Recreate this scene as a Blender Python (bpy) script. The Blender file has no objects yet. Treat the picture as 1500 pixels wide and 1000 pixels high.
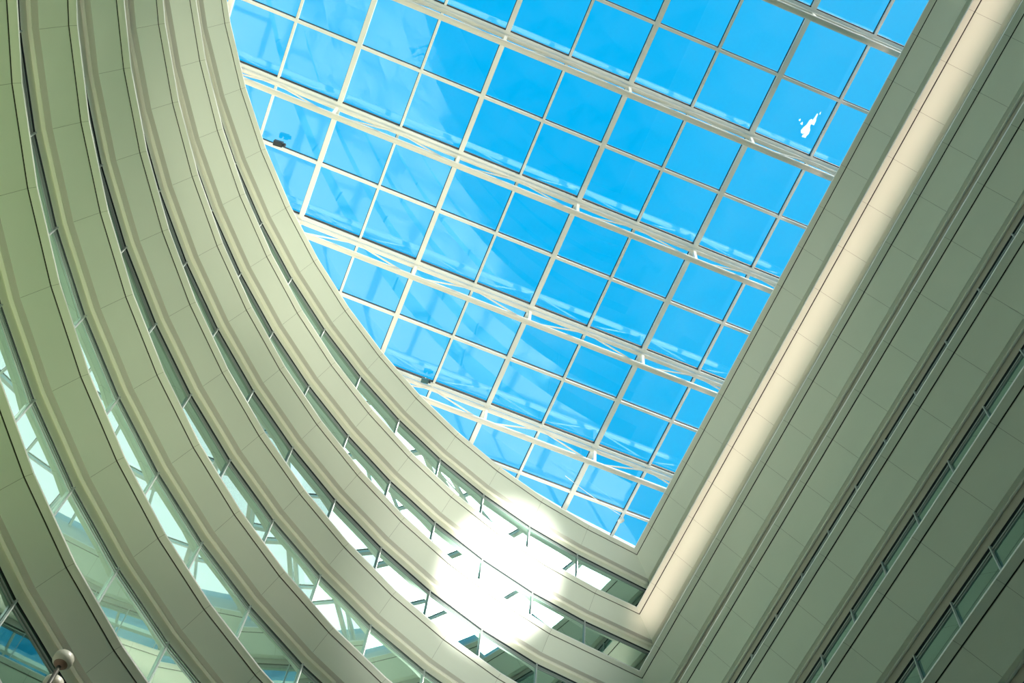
import bpy, bmesh, math, random
from mathutils import Vector, Matrix
random.seed(7)
S, Z0 = 4.0, 1.6                      # one storey = 4 m, lens 1.6 m above the lobby floor
scene = bpy.context.scene
COL = scene.collection

# ------------------------------------------------------------------ materials
def nodes_of(m):
    m.use_nodes = True
    nt = m.node_tree; nt.nodes.clear()
    out = nt.nodes.new('ShaderNodeOutputMaterial')
    return nt, out
def N(nt, typ, **kw):
    n = nt.nodes.new(typ)
    for k, v in kw.items():
        if k in n.inputs: n.inputs[k].default_value = v
        else: setattr(n, k, v)
    return n
def paint(name, col, rough=.5, metal=0., vary=.04, scale=.6, spec=.5):
    m = bpy.data.materials.new(name); nt, out = nodes_of(m)
    p = N(nt, 'ShaderNodeBsdfPrincipled'); p.inputs['Roughness'].default_value = rough
    p.inputs['Metallic'].default_value = metal
    p.inputs['Specular IOR Level'].default_value = spec
    tc = N(nt, 'ShaderNodeTexCoord'); nz = N(nt, 'ShaderNodeTexNoise'); nz.inputs['Scale'].default_value = scale
    nz.inputs['Detail'].default_value = 4
    nt.links.new(tc.outputs['Object'], nz.inputs['Vector'])
    mr = N(nt, 'ShaderNodeMapRange'); mr.inputs['To Min'].default_value = 1 - vary; mr.inputs['To Max'].default_value = 1 + vary
    nt.links.new(nz.outputs['Fac'], mr.inputs['Value'])
    mx = N(nt, 'ShaderNodeMix', data_type='RGBA', blend_type='MULTIPLY'); mx.inputs[0].default_value = 1
    mx.inputs[6].default_value = (*col, 1)
    nt.links.new(mr.outputs['Result'], mx.inputs[7])
    nt.links.new(mx.outputs[2], p.inputs['Base Color'])
    nt.links.new(p.outputs['BSDF'], out.inputs['Surface'])
    return m
def glass(name, tint, gl_col, fac_lo, fac_hi, rough=0., dirt=0., dirt_col=(.8, .85, .85)):
    """thin pane: mirror layer over a tinted see-through layer, with a little dust"""
    m = bpy.data.materials.new(name); nt, out = nodes_of(m)
    tr = N(nt, 'ShaderNodeBsdfTransparent'); tr.inputs['Color'].default_value = (*tint, 1)
    gl = N(nt, 'ShaderNodeBsdfGlossy'); gl.inputs['Color'].default_value = (*gl_col, 1); gl.inputs['Roughness'].default_value = rough
    lw = N(nt, 'ShaderNodeLayerWeight'); lw.inputs['Blend'].default_value = .5
    mr = N(nt, 'ShaderNodeMapRange'); mr.inputs['To Min'].default_value = fac_lo; mr.inputs['To Max'].default_value = fac_hi
    nt.links.new(lw.outputs['Facing'], mr.inputs['Value'])
    mx = N(nt, 'ShaderNodeMixShader')
    nt.links.new(mr.outputs['Result'], mx.inputs[0]); nt.links.new(tr.outputs[0], mx.inputs[1]); nt.links.new(gl.outputs[0], mx.inputs[2])
    last = mx
    if dirt > 0:
        df = N(nt, 'ShaderNodeBsdfTranslucent'); df.inputs['Color'].default_value = (*dirt_col, 1)
        tc = N(nt, 'ShaderNodeTexCoord'); nz = N(nt, 'ShaderNodeTexNoise'); nz.inputs['Scale'].default_value = .55; nz.inputs['Detail'].default_value = 9
        nz.inputs['Roughness'].default_value = .65
        nt.links.new(tc.outputs['Object'], nz.inputs['Vector'])
        m2 = N(nt, 'ShaderNodeMapRange'); m2.inputs['From Min'].default_value = .42; m2.inputs['From Max'].default_value = .8
        m2.inputs['To Min'].default_value = 0; m2.inputs['To Max'].default_value = dirt
        nt.links.new(nz.outputs['Fac'], m2.inputs['Value'])
        mx2 = N(nt, 'ShaderNodeMixShader')
        nt.links.new(m2.outputs['Result'], mx2.inputs[0]); nt.links.new(mx.outputs[0], mx2.inputs[1]); nt.links.new(df.outputs[0], mx2.inputs[2])
        last = mx2
    nt.links.new(last.outputs[0], out.inputs['Surface'])
    return m
M = dict(
    panel=paint('cream_panel', (.785, .80, .68), .55, vary=.025),
    strip=paint('cream_edge_strip', (.77, .77, .66), .45, vary=.02),
    lip=paint('white_edge_lip', (.93, .92, .88), .35, vary=.01),
    trim=paint('grey_brown_shade_band', (.50, .48, .42), .40, vary=.02),  # curved wall's shaded band, its shade put into the colour
    head=paint('brown_shade_band', (.40, .36, .30), .45, vary=.03),  # straight wall's shaded band, its shade put into the colour
    seam=paint('panel_seam', (.36, .34, .27), .7, vary=0),
    bead=paint('cream_bead', (.80, .78, .68), .4, vary=.02),
    ret=paint('cream_lit_band', (.86, .85, .70), .5, vary=.02),  # lighter tone for whichever band catches the light
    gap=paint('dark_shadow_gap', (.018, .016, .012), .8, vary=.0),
    top=paint('ledge_top_white', (.66, .60, .50), .6, vary=.05),
    rail=paint('grey_window_rail', (.30, .33, .31), .45, vary=.02),
    mull=paint('silver_mullion', (.48, .51, .49), .35, metal=.2, vary=.02),
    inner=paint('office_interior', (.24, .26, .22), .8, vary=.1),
    floor=paint('lobby_floor', (.30, .19, .12), .5, vary=.12, scale=.3),
    steel=paint('white_painted_steel', (.90, .84, .75), .4, vary=.02),
    frame=paint('white_glazing_frame', (.93, .90, .84), .35, vary=.02),
    seal=paint('black_glazing_seal', (.02, .025, .03), .6, vary=0),
    roof=paint('roof_render', (.70, .69, .64), .8),
    black=paint('black_plastic', (.02, .03, .04), .4),
    teal=paint('dark_teal_housing', (.04, .12, .13), .4),
    lamp=paint('pale_lamp_housing', (.50, .47, .38), .4),
    bowl=paint('brown_lamp_bowl', (.20, .12, .085), .5),
    hook=paint('dark_hook', (.08, .075, .06), .5, metal=.4),
    cable=paint('white_cable', (.85, .86, .84), .5),
    drop=paint('bird_dropping', (.92, .90, .84), .8, vary=.2, scale=8),
)
M['win'] = glass('green_window_glass', (.52, .74, .66), (.66, .92, .86), .38, .87, rough=.012)
m_ = bpy.data.materials.new('chalky_dropping'); nt_, out_ = nodes_of(m_)
tl_ = N(nt_, 'ShaderNodeBsdfTranslucent'); tl_.inputs['Color'].default_value = (.92, .90, .84, 1)
df_ = N(nt_, 'ShaderNodeBsdfDiffuse'); df_.inputs['Color'].default_value = (.92, .90, .84, 1)
mx_ = N(nt_, 'ShaderNodeMixShader'); mx_.inputs[0].default_value = .35
nt_.links.new(tl_.outputs[0], mx_.inputs[1]); nt_.links.new(df_.outputs[0], mx_.inputs[2]); nt_.links.new(mx_.outputs[0], out_.inputs['Surface'])
M['drop'] = m_
M['sky'] = glass('skylight_glass', (.93, .985, 1.), (.72, .95, 1.), .15, .60, rough=0., dirt=.012)

# ------------------------------------------------------------------ helpers
def P3(x, y, h): return Vector((x * S, y * S, h * S + Z0))
class MB:
    def __init__(s): s.v = []; s.f = []
    def quad(s, a, b, c, d):
        n = len(s.v); s.v += [a, b, c, d]; s.f.append((n, n + 1, n + 2, n + 3))
    def poly(s, pts):
        n = len(s.v); s.v += list(pts); s.f.append(tuple(range(n, n + len(pts))))
    def bar(s, a, b, w, h, up=Vector((0, 0, 1)), ends=True):
        a, b = Vector(a), Vector(b); d = (b - a).normalized()
        x = d.cross(up)
        if x.length < 1e-4: x = d.cross(Vector((1, 0, 0)))
        x.normalize(); y = x.cross(d).normalized()
        o = [x * (w / 2) * i + y * (h / 2) * j for i, j in ((-1, -1), (1, -1), (1, 1), (-1, 1))]
        n = len(s.v); s.v += [a + k for k in o] + [b + k for k in o]
        for i in range(4):
            j = (i + 1) % 4; s.f.append((n + i, n + j, n + 4 + j, n + 4 + i))
        if ends: s.f.append((n + 3, n + 2, n + 1, n)); s.f.append((n + 4, n + 5, n + 6, n + 7))
    def tube(s, a, b, r0, r1=None, seg=12, caps=True):
        a, b = Vector(a), Vector(b); d = (b - a).normalized(); r1 = r0 if r1 is None else r1
        x = d.orthogonal().normalized(); y = d.cross(x)
        n = len(s.v)
        for c, r in ((a, r0), (b, r1)):
            for i in range(seg):
                t = 2 * math.pi * i / seg; s.v.append(c + (x * math.cos(t) + y * math.sin(t)) * r)
        for i in range(seg):
            j = (i + 1) % seg; s.f.append((n + i, n + j, n + seg + j, n + seg + i))
        if caps: s.f.append(tuple(n + i for i in reversed(range(seg)))); s.f.append(tuple(n + seg + i for i in range(seg)))
    def lathe(s, base, prof, axis=Vector((0, 0, 1)), seg=20):
        base = Vector(base); x = axis.orthogonal().normalized(); y = axis.cross(x); n = len(s.v)
        for r, z in prof:
            for i in range(seg):
                t = 2 * math.pi * i / seg; s.v.append(base + axis * z + (x * math.cos(t) + y * math.sin(t)) * r)
        for k in range(len(prof) - 1):
            for i in range(seg):
                j = (i + 1) % seg; s.f.append((n + k * seg + i, n + k * seg + j, n + (k + 1) * seg + j, n + (k + 1) * seg + i))
    def build(s, name, m, parent=None, bevel=0, smooth=False, **tags):
        me = bpy.data.meshes.new(name)
        base = parent.matrix_basis.translation.copy() if parent else Vector((0, 0, 0))
        p = parent
        off = Vector((0, 0, 0))
        while p: off += p.location; p = p.parent
        if parent is None and s.v:
            off = sum((Vector(v) for v in s.v), Vector()) / len(s.v)
        me.from_pydata([tuple(Vector(v) - off) for v in s.v], [], s.f); me.update()
        o = bpy.data.objects.new(name, me); COL.objects.link(o)
        me.materials.append(M[m] if isinstance(m, str) else m)
        if parent: o.parent = parent
        else: o.location = off
        if smooth:
            for q in me.polygons: q.use_smooth = True
        if bevel:
            b = o.modifiers.new('bevel', 'BEVEL'); b.width = bevel; b.segments = 2; b.limit_method = 'ANGLE'
        for k, v in tags.items(): o[k] = v
        return o
def empty(name, loc, **tags):
    o = bpy.data.objects.new(name, None); COL.objects.link(o); o.location = loc
    o.empty_display_size = .3
    for k, v in tags.items(): o[k] = v
    return o
ORD = ['', 'first', 'second', 'third', 'fourth', 'fifth', 'sixth', 'seventh', 'eighth', 'ninth', 'tenth', 'eleventh', 'twelfth']

# ------------------------------------------------------------------ plan of the atrium (in storeys)
A, YC = 3.5575, 7.3326
CX, CY = 3.74, .78
CF = (6.47458, -.08271, .24344, .11236, -.1343, -.00151, -.08146, -.0657, .06119)
YEND = -6.0
def hT(k): return 11.724 if k == 1 else 10.6515 - (k - 2)
def rT(t, k):
    u = t - 2.2; q = min(k, 7.6) - 3.5
    return (CF[0] + CF[1] * u + CF[2] * u * u + CF[3] * u ** 3 + CF[4] * u ** 4
            + q * (CF[5] + CF[6] * u + CF[7] * u * u + CF[8] * u ** 3))
def curve_pts(k):
    """plan polyline of a curved ledge edge, from the corner round to the far end"""
    kk = min(k, 7.6)
    pts = [(A, YC)]
    base = 145.6 - 1.0 * (kk - 1)
    n0 = math.ceil((95.5 - base) / 5.43)
    th = [base + 5.43 * n for n in range(n0, 12)]
    th = [t for t in th if t < 169]
    for t in th:
        a = math.radians(t); r = rT(a, k)
        pts.append((CX + r * math.cos(a), CY + r * math.sin(a)))
    d = Vector(pts[-1]) - Vector(pts[-2]); d.normalize()
    while pts[-1][1] > YEND:
        d = (d + Vector((.012, 0))).normalized()
        q = Vector(pts[-1]) + d * .62; pts.append((q.x, q.y))
    return [Vector(p) for p in pts]
def offset(pts, dn, dx):
    """polyline moved outwards by dn; its first vertex slides along the straight wall line x = A + dx"""
    out = []
    segs = [(pts[i + 1] - pts[i]).normalized() for i in range(len(pts) - 1)]
    nrm = [Vector((d.y, -d.x)) for d in segs]
    c = sum(pts, Vector((0, 0))) / len(pts)
    nrm = [n if n.dot(p - Vector((CX, CY))) > 0 else -n for n, p in zip(nrm, pts)]
    q = pts[0] + nrm[0] * dn; d = segs[0]
    s = (A + dx - q.x) / d.x
    out.append(q + d * s)
    for i in range(1, len(pts) - 1):
        m = (nrm[i - 1] + nrm[i]).normalized()
        out.append(pts[i] + m * (dn / m.dot(nrm[i])))
    out.append(pts[-1] + nrm[-1] * dn)
    return out
# profile steps: name -> (offset on curve, offset on straight wall, height above the edge)
PR = dict(T=(0, 0, 0), T2=(.003, .003, -.009), J=(.043, .050, -.032), J2=(.048, .0575, -.039),
          Pn=(.168, .252, -.190), A1=(.170, .254, -.187), A2=(.211, .287, -.187), B1=(.2125, .2885, -.194), C1=(.225, .296, -.196),
          C2=(.227, .298, -.190), D0=(.241, .306, -.190), D1=(.243, .3075, -.201), D2=(.245, .309, -.272),
          K1=(.246, .311, -.272), K2=(.254, .320, -.272), G=(.256, .322, -.274), IN=(1.9, 1.9, -.274))
SEAM = .0020
def strip(mb, a, ha, b, hb, gap=0.):
    for i in range(len(a) - 1):
        p0, p1, q0, q1 = a[i], a[i + 1], b[i], b[i + 1]
        if gap:
            e = (p1 - p0).normalized() * gap
            if i > 0: p0, q0 = p0 + e, q0 + e
            if i < len(a) - 2: p1, q1 = p1 - e, q1 - e
        mb.quad(P3(*p0, ha), P3(*p1, ha), P3(*q1, hb), P3(*q0, hb))
curves = {}
SEAMS_Y = [1.1146 + .4513 * n for n in range(13, -17, -1)]
def lines_for(side, k):
    cp = curves.setdefault(k, curve_pts(k))
    L = {}
    for n, (dn, dx, dz) in PR.items():
        o = offset(cp, dn, dx)
        if side == 'straight':
            o = [Vector((A + dx, o[0].y))] + [Vector((A + dx, y)) for y in SEAMS_Y if y < YC - .15]
        L[n] = o
    return L
def ledge(side, k, seen):
    h = hT(k); L = lines_for(side, k); z = {n: h + PR[n][2] for n in PR}
    def st(spec, gap=0.):
        mb = MB()
        for a, b in spec: strip(mb, L[a], z[a], L[b], z[b], gap)
        return mb
    if side == 'curved':
        lab = ('pale beige curved soffit ledge framing the blue skylight, topmost on the curved side' if k == 1 else
               '%s curved beige ledge counted down from the blue skylight' % ORD[k])
    else:
        lab = ('pale beige straight ledge along the right edge of the skylight, topmost of the straight side' if k == 1 else
               'bright warm cream straight ledge, second out from the skylight' if k == 2 else
               '%s straight ledge counted out from the skylight, on the shaded right side' % ORD[k])
    if seen:
        i = len(L['T']) // 2 if side == 'curved' else 4
        root = empty(side + '_ledge', P3(*L['J'][i], h), label=lab, category='ledge', group='curved ledges stacked under the skylight' if side == 'curved' else 'straight ledges on the right wall')
    else:
        root = None
    tg = {} if seen else dict(kind='structure')
    def b(mb, nm, m, **kw):
        if seen: return mb.build(nm, m, root, **kw)
    if not seen:
        mb = st([('T', 'T2'), ('T2', 'J'), ('J', 'J2'), ('J2', 'Pn'), ('Pn', 'D0'), ('D0', 'D2'), ('D2', 'G')])
        mb.build('trim_%d' % (k + (20 if side == 'straight' else 0)), 'panel', kind='structure')
        mb = MB(); strip(mb, L['T'], h, L['IN'], h); mb.build('trim_%d' % (k + (60 if side == 'straight' else 40)), 'top', kind='structure')
    else:
        b(st([('T', 'T2')]), 'edge_lip', 'lip')
        b(st([('T2', 'J')], SEAM * .6), 'edge_strip', 'strip')
        b(st([('J2', 'Pn')], SEAM * .6), 'soffit', 'panel')
        b(st([('Pn', 'A1'), ('A1', 'A2')]), 'soffit_trim', 'trim' if side == 'curved' else 'ret')  # band tones swap between the walls, painting in how light falls
        b(st([('B1', 'C1'), ('A2', 'B1'), ('C1', 'C2'), ('C2', 'D0')]), 'bead', 'bead')
        b(st([('D0', 'D1'), ('D1', 'D2'), ('D2', 'K1')]), 'return_strip', 'ret' if side == 'curved' else 'head')  # painted lit on the curve, painted shaded on the straight wall
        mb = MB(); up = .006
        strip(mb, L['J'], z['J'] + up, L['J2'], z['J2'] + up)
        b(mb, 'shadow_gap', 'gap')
        mb = MB(); strip(mb, L['T2'], z['T2'] + .003, L['J'], z['J'] + .003); strip(mb, L['J2'], z['J2'] + .003, L['Pn'], z['Pn'] + .003)
        b(mb, 'panel_backing', 'seam')
        b(st([('K1', 'K2'), ('K2', 'G')]), 'gasket', 'seal')
        mb = MB(); strip(mb, L['T'], h, L['IN'], h)
        b(mb, 'top_plate', 'top')
    return L, z
win_n = [0]
def window(side, k, seen):
    """ribbon of glass between ledge k and ledge k+1"""
    h = hT(k); hb = hT(k + 1) if k < 12 else -Z0 / S
    L = lines_for(side, k); g = L['G']; z1 = h - .274
    # the pane stands on the ledge below: use the mean of both plan lines so the pane stays upright
    win_n[0] += 1
    mb = MB(); strip(mb, g, z1, g, hb)
    w = mb.build('window_%d' % win_n[0], 'win', kind='structure')
    if not seen: return
    mb = MB()
    for i in range(len(g) - 1):
        for dz, t in ((.028, .012), (.052, .006)):
            mb.bar(P3(*g[i], z1 - dz), P3(*g[i + 1], z1 - dz), .06, t * S)
    mb.build('window_rail', 'rail', w)
    if side == 'curved':
        st = [(g[i], (g[i + 1] - g[i - 1]).normalized()) for i in range(1, len(g) - 1) if g[i].y > 1.6]
    else:
        st = [(Vector((g[0].x, y + .19)), Vector((0, -1))) for y in SEAMS_Y if .4 < y < YC - .3]
    for p, d in st:
        n = Vector((d.y, -d.x)); q = p - n * .012 if side == 'straight' else p - (n if n.dot(p - Vector((CX, CY))) > 0 else -n) * .012
        if side == 'straight': q = Vector((p.x - .012, p.y))
        m = MB(); m.bar(P3(*q, z1), P3(*q, hb), .034, .07, up=Vector((d.x, d.y, 0)).cross(Vector((0, 0, 1))))
        m.build('mullion', 'mull', w)
for side in ('curved', 'straight'):
    for k in range(1, 13):
        seen = k <= (8 if side == 'curved' else 7)
        L, z = ledge(side, k, seen)
        window(side, k, k <= (7 if side == 'curved' else 6))
# rooms behind the glass: back walls and ceilings
for side, nm in (('curved', 'wall_left'), ('straight', 'wall_right')):
    mb = MB()
    for k in range(1, 13):
        L = lines_for(side, k); h = hT(k)
        strip(mb, L['G'], h - .27, L['IN'], h - .27)
        hb = hT(k + 1) if k < 12 else -Z0 / S
        strip(mb, L['IN'], h, L['IN'], hb)
    mb.build(nm, 'inner', kind='structure')

# ------------------------------------------------------------------ skylight
HS = 12.40; SC = HS / 10.4993
GX, GY, SX, SY = -1.5774 * SC, 2.8384 * SC, .5615 * SC, 1.1204 * SC
cp = curves[1]
UP = .42                               # upstand set back from the top ledge
up_c = offset(cp, UP, UP)
def x_left(y):
    """x of the curved upstand at a given y"""
    best = None
    for a, b in zip(up_c[:-1], up_c[1:]):
        if (a.y - y) * (b.y - y) <= 0 and abs(a.y - b.y) > 1e-6:
            t = (y - a.y) / (b.y - a.y); x = a.x + (b.x - a.x) * t
            best = x if best is None else max(best, x)
    return best
def y_top(x):
    best = None
    for a, b in zip(up_c[:-1], up_c[1:]):
        if (a.x - x) * (b.x - x) <= 0 and abs(a.x - b.x) > 1e-6:
            t = (x - a.x) / (b.x - a.x); y = a.y + (b.y - a.y) * t
            best = y if best is None else max(best, y)
    return best
XR = A + UP
mb = MB(); strip(mb, up_c, hT(1), up_c, HS + .1)
mb.quad(P3(XR, up_c[0].y, hT(1)), P3(XR, YEND, hT(1)), P3(XR, YEND, HS + .1), P3(XR, up_c[0].y, HS + .1))
mb.build('wall_upstand', 'roof', kind='structure')
mb = MB(); far = offset(cp, 3.2, 3.2); strip(mb, up_c, HS + .1, far, HS + .1)
mb.quad(P3(XR, up_c[0].y, HS + .1), P3(XR, YEND, HS + .1), P3(A + 3.2, YEND, HS + .1), P3(A + 3.2, far[0].y, HS + .1))
mb.build('ceiling', 'roof', kind='structure')

def px(X):
    """projection into the 1500x1000 photograph"""
    c = [sum(R[r][i] * X[i] for i in range(3)) for r in range(3)]
    return 750 + F * c[0] / c[2], 500 + F * c[1] / c[2]
F = 1819.786
R = ((.9278706149115743, -.36704895146290023, .06581177108695652),
     (.3584347216226174, .8291901572254473, -.42891518216980196),
     (.10286239506706597, .4215670176738489, .9009442698028793))
def inside_opening(x, y, h):
    """is a point on the skylight seen from below, past the edge of the top ledge?"""
    f = hT(1) / h; X, Y = x * f, y * f
    if X > A - .004: return False
    t = math.atan2(Y - CY, X - CX)
    if t < 0: t += 2 * math.pi
    if t < math.radians(169):
        if math.hypot(X - CX, Y - CY) > rT(t, 1) - .01: return False
    u, v = px((x, y, h))
    return 2 < u < 1498 and 2 < v < 998
# columns counted from the straight wall, rows from the corner end
ICOL = list(range(9, -2, -1))          # purlin indices
xi = {i: GX + i * SX for i in range(-2, 9)}
xi[9] = XR
yj = lambda j: GY + j * SY
trusses = [2.5, 1.5, .5, -.5, -1.5]    # seen ones, from the corner end
tnames = {2.5: 'lowest truss, nearest the corner', 1.5: 'second truss up from the corner', .5: 'middle truss', -.5: 'fourth truss up from the corner', -1.5: 'topmost truss'}
# --- panes
hidden = MB()
halves = []
jj = [4.0, 3.5] if False else []
edges_j = [3.5 - .5 * n for n in range(0, 16)]     # 3.5, 3, 2.5 ... pane rows between successive values
row_id = 0
for a, b in zip(edges_j[:-1], edges_j[1:]):
    for ci in range(9, -1, -1):
        x1, x0 = xi[ci], xi[ci - 1]
        y1, y0 = yj(a), yj(b)
        # clip against the curved upstand
        pts = []
        nseg = 6
        poly = []
        yt0, yt1 = y_top(x0 + 1e-3), y_top(x1 - 1e-3)
        def lim(x):
            t = y_top(min(max(x, -2.9), XR - 1e-3))
            return t if t is not None else -99
        xs = [x0 + (x1 - x0) * q / nseg for q in range(nseg + 1)]
        if all(min(y1, lim(x)) <= y0 + .01 for x in xs): continue
        mbp = MB(); ok = False
        lo = [P3(x, y0, HS) for x in xs if lim(x) > y0 + .005]
        hi = [P3(x, min(y1, lim(x)), HS) for x in xs if lim(x) > y0 + .005]
        if len(lo) < 2: continue
        mbp.poly(lo + hi[::-1])
        vis = sum(inside_opening(x0 + (x1 - x0) * u / 6, y0 + (min(y1, lim(x0 + (x1 - x0) * u / 6)) - y0) * v / 6, HS) for u in range(1, 6) for v in range(1, 6))
        if vis >= 3:
            col = 10 - ci; hi_half = (abs(a - round(a)) < .01)      # a integer: half above the cross bar... see label
            # truss below (towards the corner) of this half row
            tb = a if not hi_half else a + .5
            bay = {3.5: 'in the corner bay below the lowest truss', 2.5: 'in the bay above the lowest truss', 1.5: 'in the bay above the second truss',
                   .5: 'in the bay above the middle truss', -.5: 'in the bay above the fourth truss', -1.5: 'in the bay above the topmost truss'}.get(tb, 'in the far bay')
            halfname = 'upper' if hi_half else 'lower'
            mbp.build('skylight_pane', 'sky', label='%s sky pane %s, %s from straight side' % (halfname, bay, ORD[col]), category='glass pane', group='square glass panes of the skylight')
        else:
            n = len(hidden.v); hidden.v += mbp.v; hidden.f += [tuple(n + i for i in f) for f in mbp.f]
# remaining glazing towards the far end of the atrium
lo_y = YEND; y1 = yj(edges_j[-1])
ys = [y1 + (lo_y - y1) * q / 8 for q in range(9)]
for a, b in zip(ys[:-1], ys[1:]):
    xa, xb = x_left(a) or -2.9, x_left(b) or -2.9
    hidden.quad(P3(xa, a, HS), P3(XR, a, HS), P3(XR, b, HS), P3(xb, b, HS))
win_n[0] += 1
hidden.build('window_%d' % win_n[0], 'sky', kind='structure')
# left strip beyond column -1
# --- trusses
def truss(j, seen=True, mbs=None):
    y = yj(j); xl = x_left(y); 
    if xl is None: return
    root = None
    if seen:
        root = empty('roof_truss', P3((xl + XR) / 2, y, HS - .40), label='white steel truss across the skylight, ' + tnames[j], category='truss', group='white trusses carrying the skylight')
    def out(mb, nm, m, **kw):
        if seen: mb.build(nm, m, root, **kw)
        else:
            n = len(mbs.v); mbs.v += mb.v; mbs.f += [tuple(n + i for i in f) for f in mb.f]
    UH, LH = HS - .105, HS - .39
    m = MB(); m.bar(P3(xl, y, UH), P3(XR, y, UH), .17, .20); out(m, 'upper_chord', 'steel', **(dict(bevel=.05) if seen else {}))
    m = MB(); m.bar(P3(xl, y, LH), P3(XR, y, LH), .23, .22); out(m, 'lower_chord', 'steel', **(dict(bevel=.07) if seen else {}))
    m = MB(); m.bar(P3(xl, y - .028, HS - .036), P3(XR, y - .028, HS - .036), .14, .22); out(m, 'gutter', 'frame')
    m = MB(); m.bar(P3(xl, y - .049, HS - .02), P3(XR, y - .049, HS - .02), .05, .12); out(m, 'seal', 'seal')
    for i in range(-3, 10):
        x = GX + i * SX
        if not (xl - .1 < x < XR + .8): continue
        if i % 2:
            if x < XR:
                m = MB(); m.bar(P3(x, y, LH), P3(x, y, UH), .12, .12, up=Vector((1, 0, 0))); out(m, 'post', 'steel')
            for s in (-1, 1):
                x1 = x + s * SX * .96; xa = x + s * .06
                f = 1.
                if x1 > XR: f = (XR - xa) / (x1 - xa)
                if x1 < xl: f = (xl - xa) / (x1 - xa)
                if f <= .05: continue
                e = Vector((xa + (x1 - xa) * f, LH + .02 + (UH - LH - .03) * f))
                m = MB(); m.tube(P3(xa, y, LH + .02), P3(e.x, y, e.y), .035, seg=8); out(m, 'diagonal', 'steel')
for j in trusses: truss(j)
mbs = MB()
for j in (3.5, -2.5, -3.5, -4.5, -5.5): truss(j, False, mbs)
# --- purlins and cross bars
pn = 0
for i in range(8, -2, -1):
    x = xi[i]; yt = y_top(x)
    if yt is None: continue
    wide = i % 2 == 1
    w, d = (.20, .26) if wide else (.10, .16)
    m = MB(); m.bar(P3(x, yt, HS - .03), P3(x, YEND, HS - .03), w, d)
    pn += 1
    vis = any(inside_opening(x, yt + (-1 - yt) * q / 80, HS) for q in range(81))
    if vis:
        root = empty('purlin' if wide else 'glazing_bar', P3(x, yj(.5), HS - .03), label='%s white glazing bar across the skylight, %s from the straight side' % ('wide' if wide else 'thin', ORD[pn]), category='glazing bar', group='white glazing bars of the skylight')
        m.build('bar', 'frame', root)
        m = MB(); m.bar(P3(x - (w / 2 + .015) / S, yt, HS - .006), P3(x - (w / 2 + .015) / S, YEND, HS - .006), .03, .05); m.build('seal', 'seal', root)
    else:
        n = len(mbs.v); mbs.v += m.v; mbs.f += [tuple(n + q for q in f) for f in m.f]
cn = 0
for j in range(3, -7, -1):
    y = yj(j); xl = x_left(y)
    if xl is None: continue
    m = MB(); m.bar(P3(xl, y, HS - .025), P3(XR, y, HS - .025), .12, .16)
    vis = any(inside_opening(xl + (XR - xl) * q / 60, y, HS) for q in range(61))
    if vis:
        cn += 1
        where = {3: 'in the corner bay', 2: 'between the lowest and second trusses', 1: 'between the second and middle trusses', 0: 'between the middle and fourth trusses', -1: 'between the fourth and topmost trusses', -2: 'beyond the topmost truss'}[j]
        root = empty('cross_bar', P3((xl + XR) / 2, y, HS - .025), label='white cross bar ' + where, category='glazing bar', group='white cross bars parallel to the trusses')
        m.build('bar', 'frame', root)
        m = MB(); m.bar(P3(xl, y - .0185, HS - .006), P3(XR, y - .0185, HS - .006), .03, .05); m.build('seal', 'seal', root)
    else:
        n = len(mbs.v); mbs.v += m.v; mbs.f += [tuple(n + q for q in f) for f in m.f]
mbs.build('trim_1', 'steel', kind='structure')

# ------------------------------------------------------------------ small things
def ray(u, v, h):
    c = ((u - 750) / F, (v - 500) / F, 1.)
    w = [sum(R[r][i] * c[r] for r in range(3)) for i in range(3)]
    return Vector((w[0] * h / w[2], w[1] * h / w[2]))
def roof_sensor(u, v, name, m, label, cat, s=1.):
    p = ray(u, v, HS - .05); b = P3(p.x, p.y, HS - .03)
    root = empty(name, b, label=label, category=cat)
    q = MB(); q.bar(b + Vector((0, -.12, -.06)), b + Vector((0, -.12, -.42 * s)), .05, .05, up=Vector((1, 0, 0))); q.build('bracket', 'frame', root)
    c = b + Vector((0, -.12, -.42 * s))
    q = MB(); q.bar(c + Vector((-.2 * s, 0, 0)), c + Vector((.2 * s, -.04, 0)), .22 * s, .24 * s); q.build('housing', m, root, bevel=.03)
    q = MB(); q.tube(c + Vector((.2 * s, -.04, 0)), c + Vector((.3 * s, -.06, -.02)), .08 * s); q.build('lens', 'black', root)
roof_sensor(409, 211, 'roof_camera', 'black', 'small black camera box on a cross bar at the skylight left edge', 'camera')
roof_sensor(622, 557, 'roof_sensor', 'teal', 'small dark teal sensor on a truss gutter beside the curved ledge', 'sensor', .85)
p = ray(912, 757, HS - .06); b = P3(p.x, p.y, HS - .05)
root = empty('roof_spotlight', b, label='small white spotlight on the cross bar near the skylight corner', category='spotlight')
q = MB(); q.bar(b, b + Vector((0, 0, -.25)), .05, .05, up=Vector((1, 0, 0))); q.build('bracket', 'frame', root)
q = MB(); q.lathe(b + Vector((0, 0, -.25)), [(.0, .02), (.11, .0), (.12, -.18), (.09, -.26), (0, -.26)], Vector((-.5, .2, -.6)).normalized() * -1, 14); q.build('lamp_head', 'frame', root, smooth=True)
q = MB()
c0, c1 = ray(828, 698, HS - .12), ray(910, 755, HS - .1)
pts = []
for i in range(9):
    t = i / 8; c = c0.lerp(c1, t); pts.append(P3(c.x, c.y, HS - .1 - .03 * math.sin(math.pi * t)))
for a_, b_ in zip(pts[:-1], pts[1:]): q.tube(a_, b_, .014, seg=6)
q.build('cable', 'cable', label='thin white cable slung across the skylight to the corner spotlight', category='cable')
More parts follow.
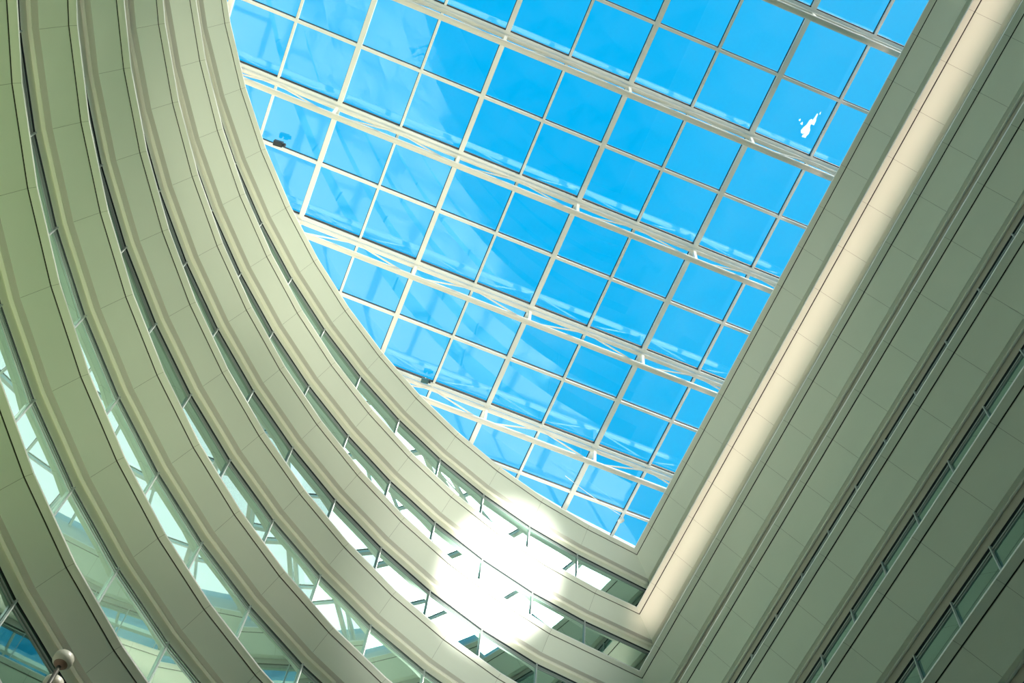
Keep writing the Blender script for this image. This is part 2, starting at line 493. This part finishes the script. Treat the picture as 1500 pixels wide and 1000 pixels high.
# bird dropping lying on the outside of a pane
p = ray(1182, 188, HS); q = MB()
def splat(cx, cy, r, k, st=1.):
    ring = []
    for i in range(k):
        t = 2 * math.pi * i / k; rr = r * (1 + .35 * math.sin(3 * t + cx) + .2 * random.random())
        ring.append(P3(p.x, p.y, HS) + Vector((cx + rr * math.cos(t) * .7, cy + rr * math.sin(t) * st, .012)))
    n = len(q.v); q.v += [P3(p.x, p.y, HS) + Vector((cx, cy, .03))] + ring
    for i in range(k): q.f.append((n, n + 1 + i, n + 1 + (i + 1) % k))
splat(0, 0, .2, 16, 1.5); splat(.12, -.42, .09, 10, 2.6); splat(-.28, -.1, .06, 8); splat(-.42, -.2, .05, 8); splat(.05, .3, .1, 10); splat(.2, -.75, .03, 8, 2)
q.build('bird_dropping', 'drop', label='white bird dropping on a pane beside the straight ledge', category='bird dropping')
# hooks under the ledges
def hook(side, k, u, v, lab):
    h = hT(k) - .033; p = ray(u, v, h); b = P3(p.x, p.y, h + .004)
    q = MB(); q.tube(b, b + Vector((0, 0, -.07)), .022, seg=8)
    n = 10
    for i in range(n):
        t0, t1 = 2 * math.pi * i / n, 2 * math.pi * (i + 1) / n
        c = b + Vector((0, 0, -.13))
        q.tube(c + Vector((.06 * math.cos(t0), .03 * math.cos(t0), .06 * math.sin(t0))), c + Vector((.06 * math.cos(t1), .03 * math.cos(t1), .06 * math.sin(t1))), .018, seg=6)
    q.build('eye_hook', 'hook', label=lab, category='hook', group='small dark hooks under the ledges')
HK = [('straight', 4, 1136.3, 885.4, 'lower of two dark hooks under the fourth straight ledge, nearer the picture bottom'),
      ('straight', 4, 1251.5, 700.8, 'middle dark hook under the fourth straight ledge'),
      ('straight', 4, 1379, 493, 'upper dark hook under the fourth straight ledge'),
      ('straight', 6, 1306, 983, 'lower dark hook under the sixth straight ledge'),
      ('straight', 6, 1467, 752.5, 'upper dark hook under the sixth straight ledge'),
      ('straight', 2, 1437, 102, 'upper dark hook under the bright second straight ledge'),
      ('straight', 2, 1317, 311, 'lower dark hook under the bright second straight ledge'),
      ('curved', 4, 217.5, 416.7, 'upper dark hook under the fourth curved ledge'),
      ('curved', 4, 314, 617, 'lower dark hook under the fourth curved ledge'),
      ('curved', 2, 301.8, 254.8, 'highest dark hook under the second curved ledge'),
      ('curved', 2, 384, 439, 'middle dark hook under the second curved ledge'),
      ('curved', 2, 488, 595, 'lowest dark hook under the second curved ledge'),
      ('curved', 6, 93, 647, 'dark hook under the sixth curved ledge')]
HK[0] = HK[0][:4] + ('lowest dark hook under the fourth straight ledge',)
for a_ in HK: hook(*a_)
# lamp posts at the bottom left
def ledge_lamp(u, v, hh, lab, s=1.):
    p = ray(u, v, hh); top = P3(p.x, p.y, hh)
    foot = P3(p.x, p.y, hT(8))
    root = empty('ledge_lamp', foot, label=lab, category='lamp', group='mushroom lamps on the lowest curved ledge')
    q = MB(); q.tube(foot, foot + Vector((0, 0, .05)), .13, seg=16); q.build('base', 'lamp', root)
    q = MB(); q.tube(foot + Vector((0, 0, .05)), top + Vector((0, 0, -.1)), .055, .045, seg=12); q.build('post', 'hook', root, smooth=True)
    q = MB(); q.lathe(top, [(.150, -.125), (.205, -.06), (.218, .0), (.212, .09), (.195, .125), (.17, .135), (0, .14)], seg=28); q.build('lamp_head', 'lamp', root, smooth=True)
    q = MB(); q.lathe(top, [(0, -.20), (.07, -.195), (.12, -.165), (.150, -.125)], seg=28); q.build('lamp_bowl', 'bowl', root, smooth=True, label='brown underside of the lamp head')
ledge_lamp(92, 967, 5.02, 'pale mushroom-shaped lamp head on a post at the bottom left corner', 1)
ledge_lamp(77, 1003, 4.98, 'second pale lamp head cut off by the bottom edge, beside the mushroom lamp', 1)

# ------------------------------------------------------------------ lobby floor and far wall
mb = MB(); mb.quad(P3(-6, YEND, -Z0 / S), P3(8, YEND, -Z0 / S), P3(8, 11, -Z0 / S), P3(-6, 11, -Z0 / S)); mb.build('floor', 'floor', kind='structure')
mb = MB(); mb.quad(P3(-6, YEND, -Z0 / S), P3(8, YEND, -Z0 / S), P3(8, YEND, HS + .1), P3(-6, YEND, HS + .1)); mb.build('wall_back', 'panel', kind='structure')

# ------------------------------------------------------------------ sky, sun, added lamps
w = bpy.data.worlds.new('sky'); scene.world = w; w.use_nodes = True
nt = w.node_tree; nt.nodes.clear()
out = N(nt, 'ShaderNodeOutputWorld'); bg = N(nt, 'ShaderNodeBackground'); nt.links.new(bg.outputs[0], out.inputs[0])
tc = N(nt, 'ShaderNodeTexCoord')
dot = N(nt, 'ShaderNodeVectorMath', operation='DOT_PRODUCT'); dot.inputs[1].default_value = Vector((.83, -.42, .2)).normalized()
nt.links.new(tc.outputs['Generated'], dot.inputs[0])
nz = N(nt, 'ShaderNodeTexNoise'); nz.inputs['Scale'].default_value = 3.2; nz.inputs['Detail'].default_value = 6; nz.inputs['Roughness'].default_value = .55
nt.links.new(tc.outputs['Generated'], nz.inputs['Vector'])
ad = N(nt, 'ShaderNodeMath', operation='MULTIPLY_ADD'); ad.inputs[1].default_value = .55; nt.links.new(nz.outputs['Fac'], ad.inputs[0]); nt.links.new(dot.outputs['Value'], ad.inputs[2])
mr = N(nt, 'ShaderNodeMapRange', interpolation_type='SMOOTHSTEP'); mr.inputs['From Min'].default_value = .70; mr.inputs['From Max'].default_value = .92
nt.links.new(ad.outputs[0], mr.inputs['Value'])
# clear sky: deep blue overhead, paler towards the haze
mh = N(nt, 'ShaderNodeMapRange', interpolation_type='SMOOTHSTEP'); mh.inputs['From Min'].default_value = .2; mh.inputs['From Max'].default_value = .75
nt.links.new(dot.outputs['Value'], mh.inputs['Value'])
blue = N(nt, 'ShaderNodeMix', data_type='RGBA'); blue.inputs[6].default_value = (0., .57, 1.12, 1); blue.inputs[7].default_value = (.11, .58, 1.0, 1)
nt.links.new(mh.outputs['Result'], blue.inputs[0])
mix = N(nt, 'ShaderNodeMix', data_type='RGBA'); mix.inputs[7].default_value = (1.75, 1.80, 1.75, 1)
nt.links.new(mr.outputs['Result'], mix.inputs[0]); nt.links.new(blue.outputs[2], mix.inputs[6])
# bright aureole round the sun
SUN = Vector((5.43, -4.72, 9.9)).normalized()
ds = N(nt, 'ShaderNodeVectorMath', operation='DOT_PRODUCT'); ds.inputs[1].default_value = SUN
nrm = N(nt, 'ShaderNodeVectorMath', operation='NORMALIZE'); nt.links.new(tc.outputs['Generated'], nrm.inputs[0]); nt.links.new(nrm.outputs[0], ds.inputs[0])
ma = N(nt, 'ShaderNodeMapRange'); ma.inputs['From Min'].default_value = math.cos(math.radians(15)); ma.inputs['From Max'].default_value = 1.
nt.links.new(ds.outputs['Value'], ma.inputs['Value'])
pw = N(nt, 'ShaderNodeMath', operation='POWER'); pw.inputs[1].default_value = 5.; nt.links.new(ma.outputs['Result'], pw.inputs[0])
sc_ = N(nt, 'ShaderNodeVectorMath', operation='SCALE'); sc_.inputs[0].default_value = (22, 22, 20.5); nt.links.new(pw.outputs[0], sc_.inputs['Scale'])
add = N(nt, 'ShaderNodeVectorMath', operation='ADD'); nt.links.new(mix.outputs[2], add.inputs[0]); nt.links.new(sc_.outputs[0], add.inputs[1])
nt.links.new(add.outputs[0], bg.inputs['Color']); bg.inputs['Strength'].default_value = 1.0

sun = bpy.data.lights.new('sun', 'SUN'); sun.energy = 6.5; sun.angle = math.radians(2.2); sun.color = (1, .92, .80)
so = bpy.data.objects.new('sun', sun); COL.objects.link(so)
so.rotation_euler = Vector((5.43, -4.72, 9.9)).to_track_quat('Z', 'Y').to_euler()

def spot(name, at, aim, size, watts, col, soft=.3, blend=1.):
    l = bpy.data.lights.new(name, 'SPOT'); l.energy = watts; l.color = col; l.spot_size = math.radians(size); l.spot_blend = blend; l.shadow_soft_size = soft
    o = bpy.data.objects.new(name, l); COL.objects.link(o); o.location = at
    o.rotation_euler = (Vector(at) - Vector(aim)).to_track_quat('Z', 'Y').to_euler()
def target(u, v, h):
    p = ray(u, v, h); return P3(p.x, p.y, h)
# unseen spots added at floor level to brighten the ledges from below
spot('added_uplight', P3(.2, 1.2, -.36), target(690, 450, 10), 40, 29000, (1, .95, .80), 1.2)
spot('added_uplight_green', P3(-.3, .6, -.36), target(130, 300, 8), 40, 12500, (.66, 1, .38), 1.2)
spot('added_glare_beam', P3(.35, 1.6, -.36), target(731, 848, 9.9), 6.8, 520000, (1, 1, .96), .25)  # narrow beam added to imitate sun glare on the curved wall
spot('added_glare_halo', P3(.35, 1.6, -.36), target(735, 850, 9.9), 17, 42000, (.97, 1, .93), .25)  # wider beam added for the soft rim of the glare
# unseen strip light added on a straight ledge, warms the soffit above
def add_strip_light(name, k, watts, col, spread, tilt=9):
    l = bpy.data.lights.new(name, 'AREA'); l.shape = 'RECTANGLE'; l.size = .16; l.size_y = 13 * S; l.energy = watts; l.color = col; l.spread = math.radians(spread)
    o = bpy.data.objects.new(name, l); COL.objects.link(o)
    o.location = P3(A + .03, YC - 6.4, hT(k)) + Vector((0, 0, .05)); zz = Vector((-math.sin(math.radians(tilt)), 0, -math.cos(math.radians(tilt)))); yy = Vector((0, 1, 0))
    o.rotation_euler = Matrix((yy.cross(zz), yy, zz)).transposed().to_euler()
add_strip_light('added_strip_light', 3, 165, (1, .77, .66), 30, 4)
spot('added_ledge_fill', P3(A - .02, 3.0, hT(6) + .06), P3(-2.0, 4.0, 12.2), 48, 9000, (1, .98, .80), .3)  # unseen fill spots added to lift the upper curved ledges
spot('added_ledge_fill', P3(A - .02, 3.4, hT(6) + .06), P3(.1, 6.2, 12.2), 48, 7000, (1, .97, .82), .3)
for k_, ths in ((5, (148, 138, 128)), (6, (146, 137, 128)), (4, (122, 113))):  # lights added behind the glass to whiten the lower curved windows
    for t_ in ths:
        a_ = math.radians(t_); r_ = rT(a_, k_) + 1.05
        l_ = bpy.data.lights.new('added_room_light', 'POINT'); l_.energy = 700; l_.color = (1, .92, .84); l_.shadow_soft_size = .3
        o_ = bpy.data.objects.new('added_room_light', l_); COL.objects.link(o_); o_.location = P3(CX + r_ * math.cos(a_), CY + r_ * math.sin(a_), hT(k_) - .75)

# ------------------------------------------------------------------ camera
cam = bpy.data.cameras.new('camera'); co = bpy.data.objects.new('camera', cam); COL.objects.link(co)
cam.sensor_width = 36; cam.lens = 36 * F / 1500; cam.clip_end = 500
rot = Matrix(((R[0][0], R[0][1], R[0][2]), (-R[1][0], -R[1][1], -R[1][2]), (-R[2][0], -R[2][1], -R[2][2]))).transposed()
co.matrix_world = Matrix.Translation((0, 0, Z0)) @ rot.to_4x4()
scene.camera = co
vs = scene.view_settings; vs.view_transform = 'Standard'; vs.look = 'None'; vs.gamma = 1; vs.use_curve_mapping = False; vs.exposure = 0.0
try:
    scene.cycles.max_bounces = 10; scene.cycles.transparent_max_bounces = 16; scene.cycles.diffuse_bounces = 6; scene.cycles.use_denoising = True
except Exception: pass
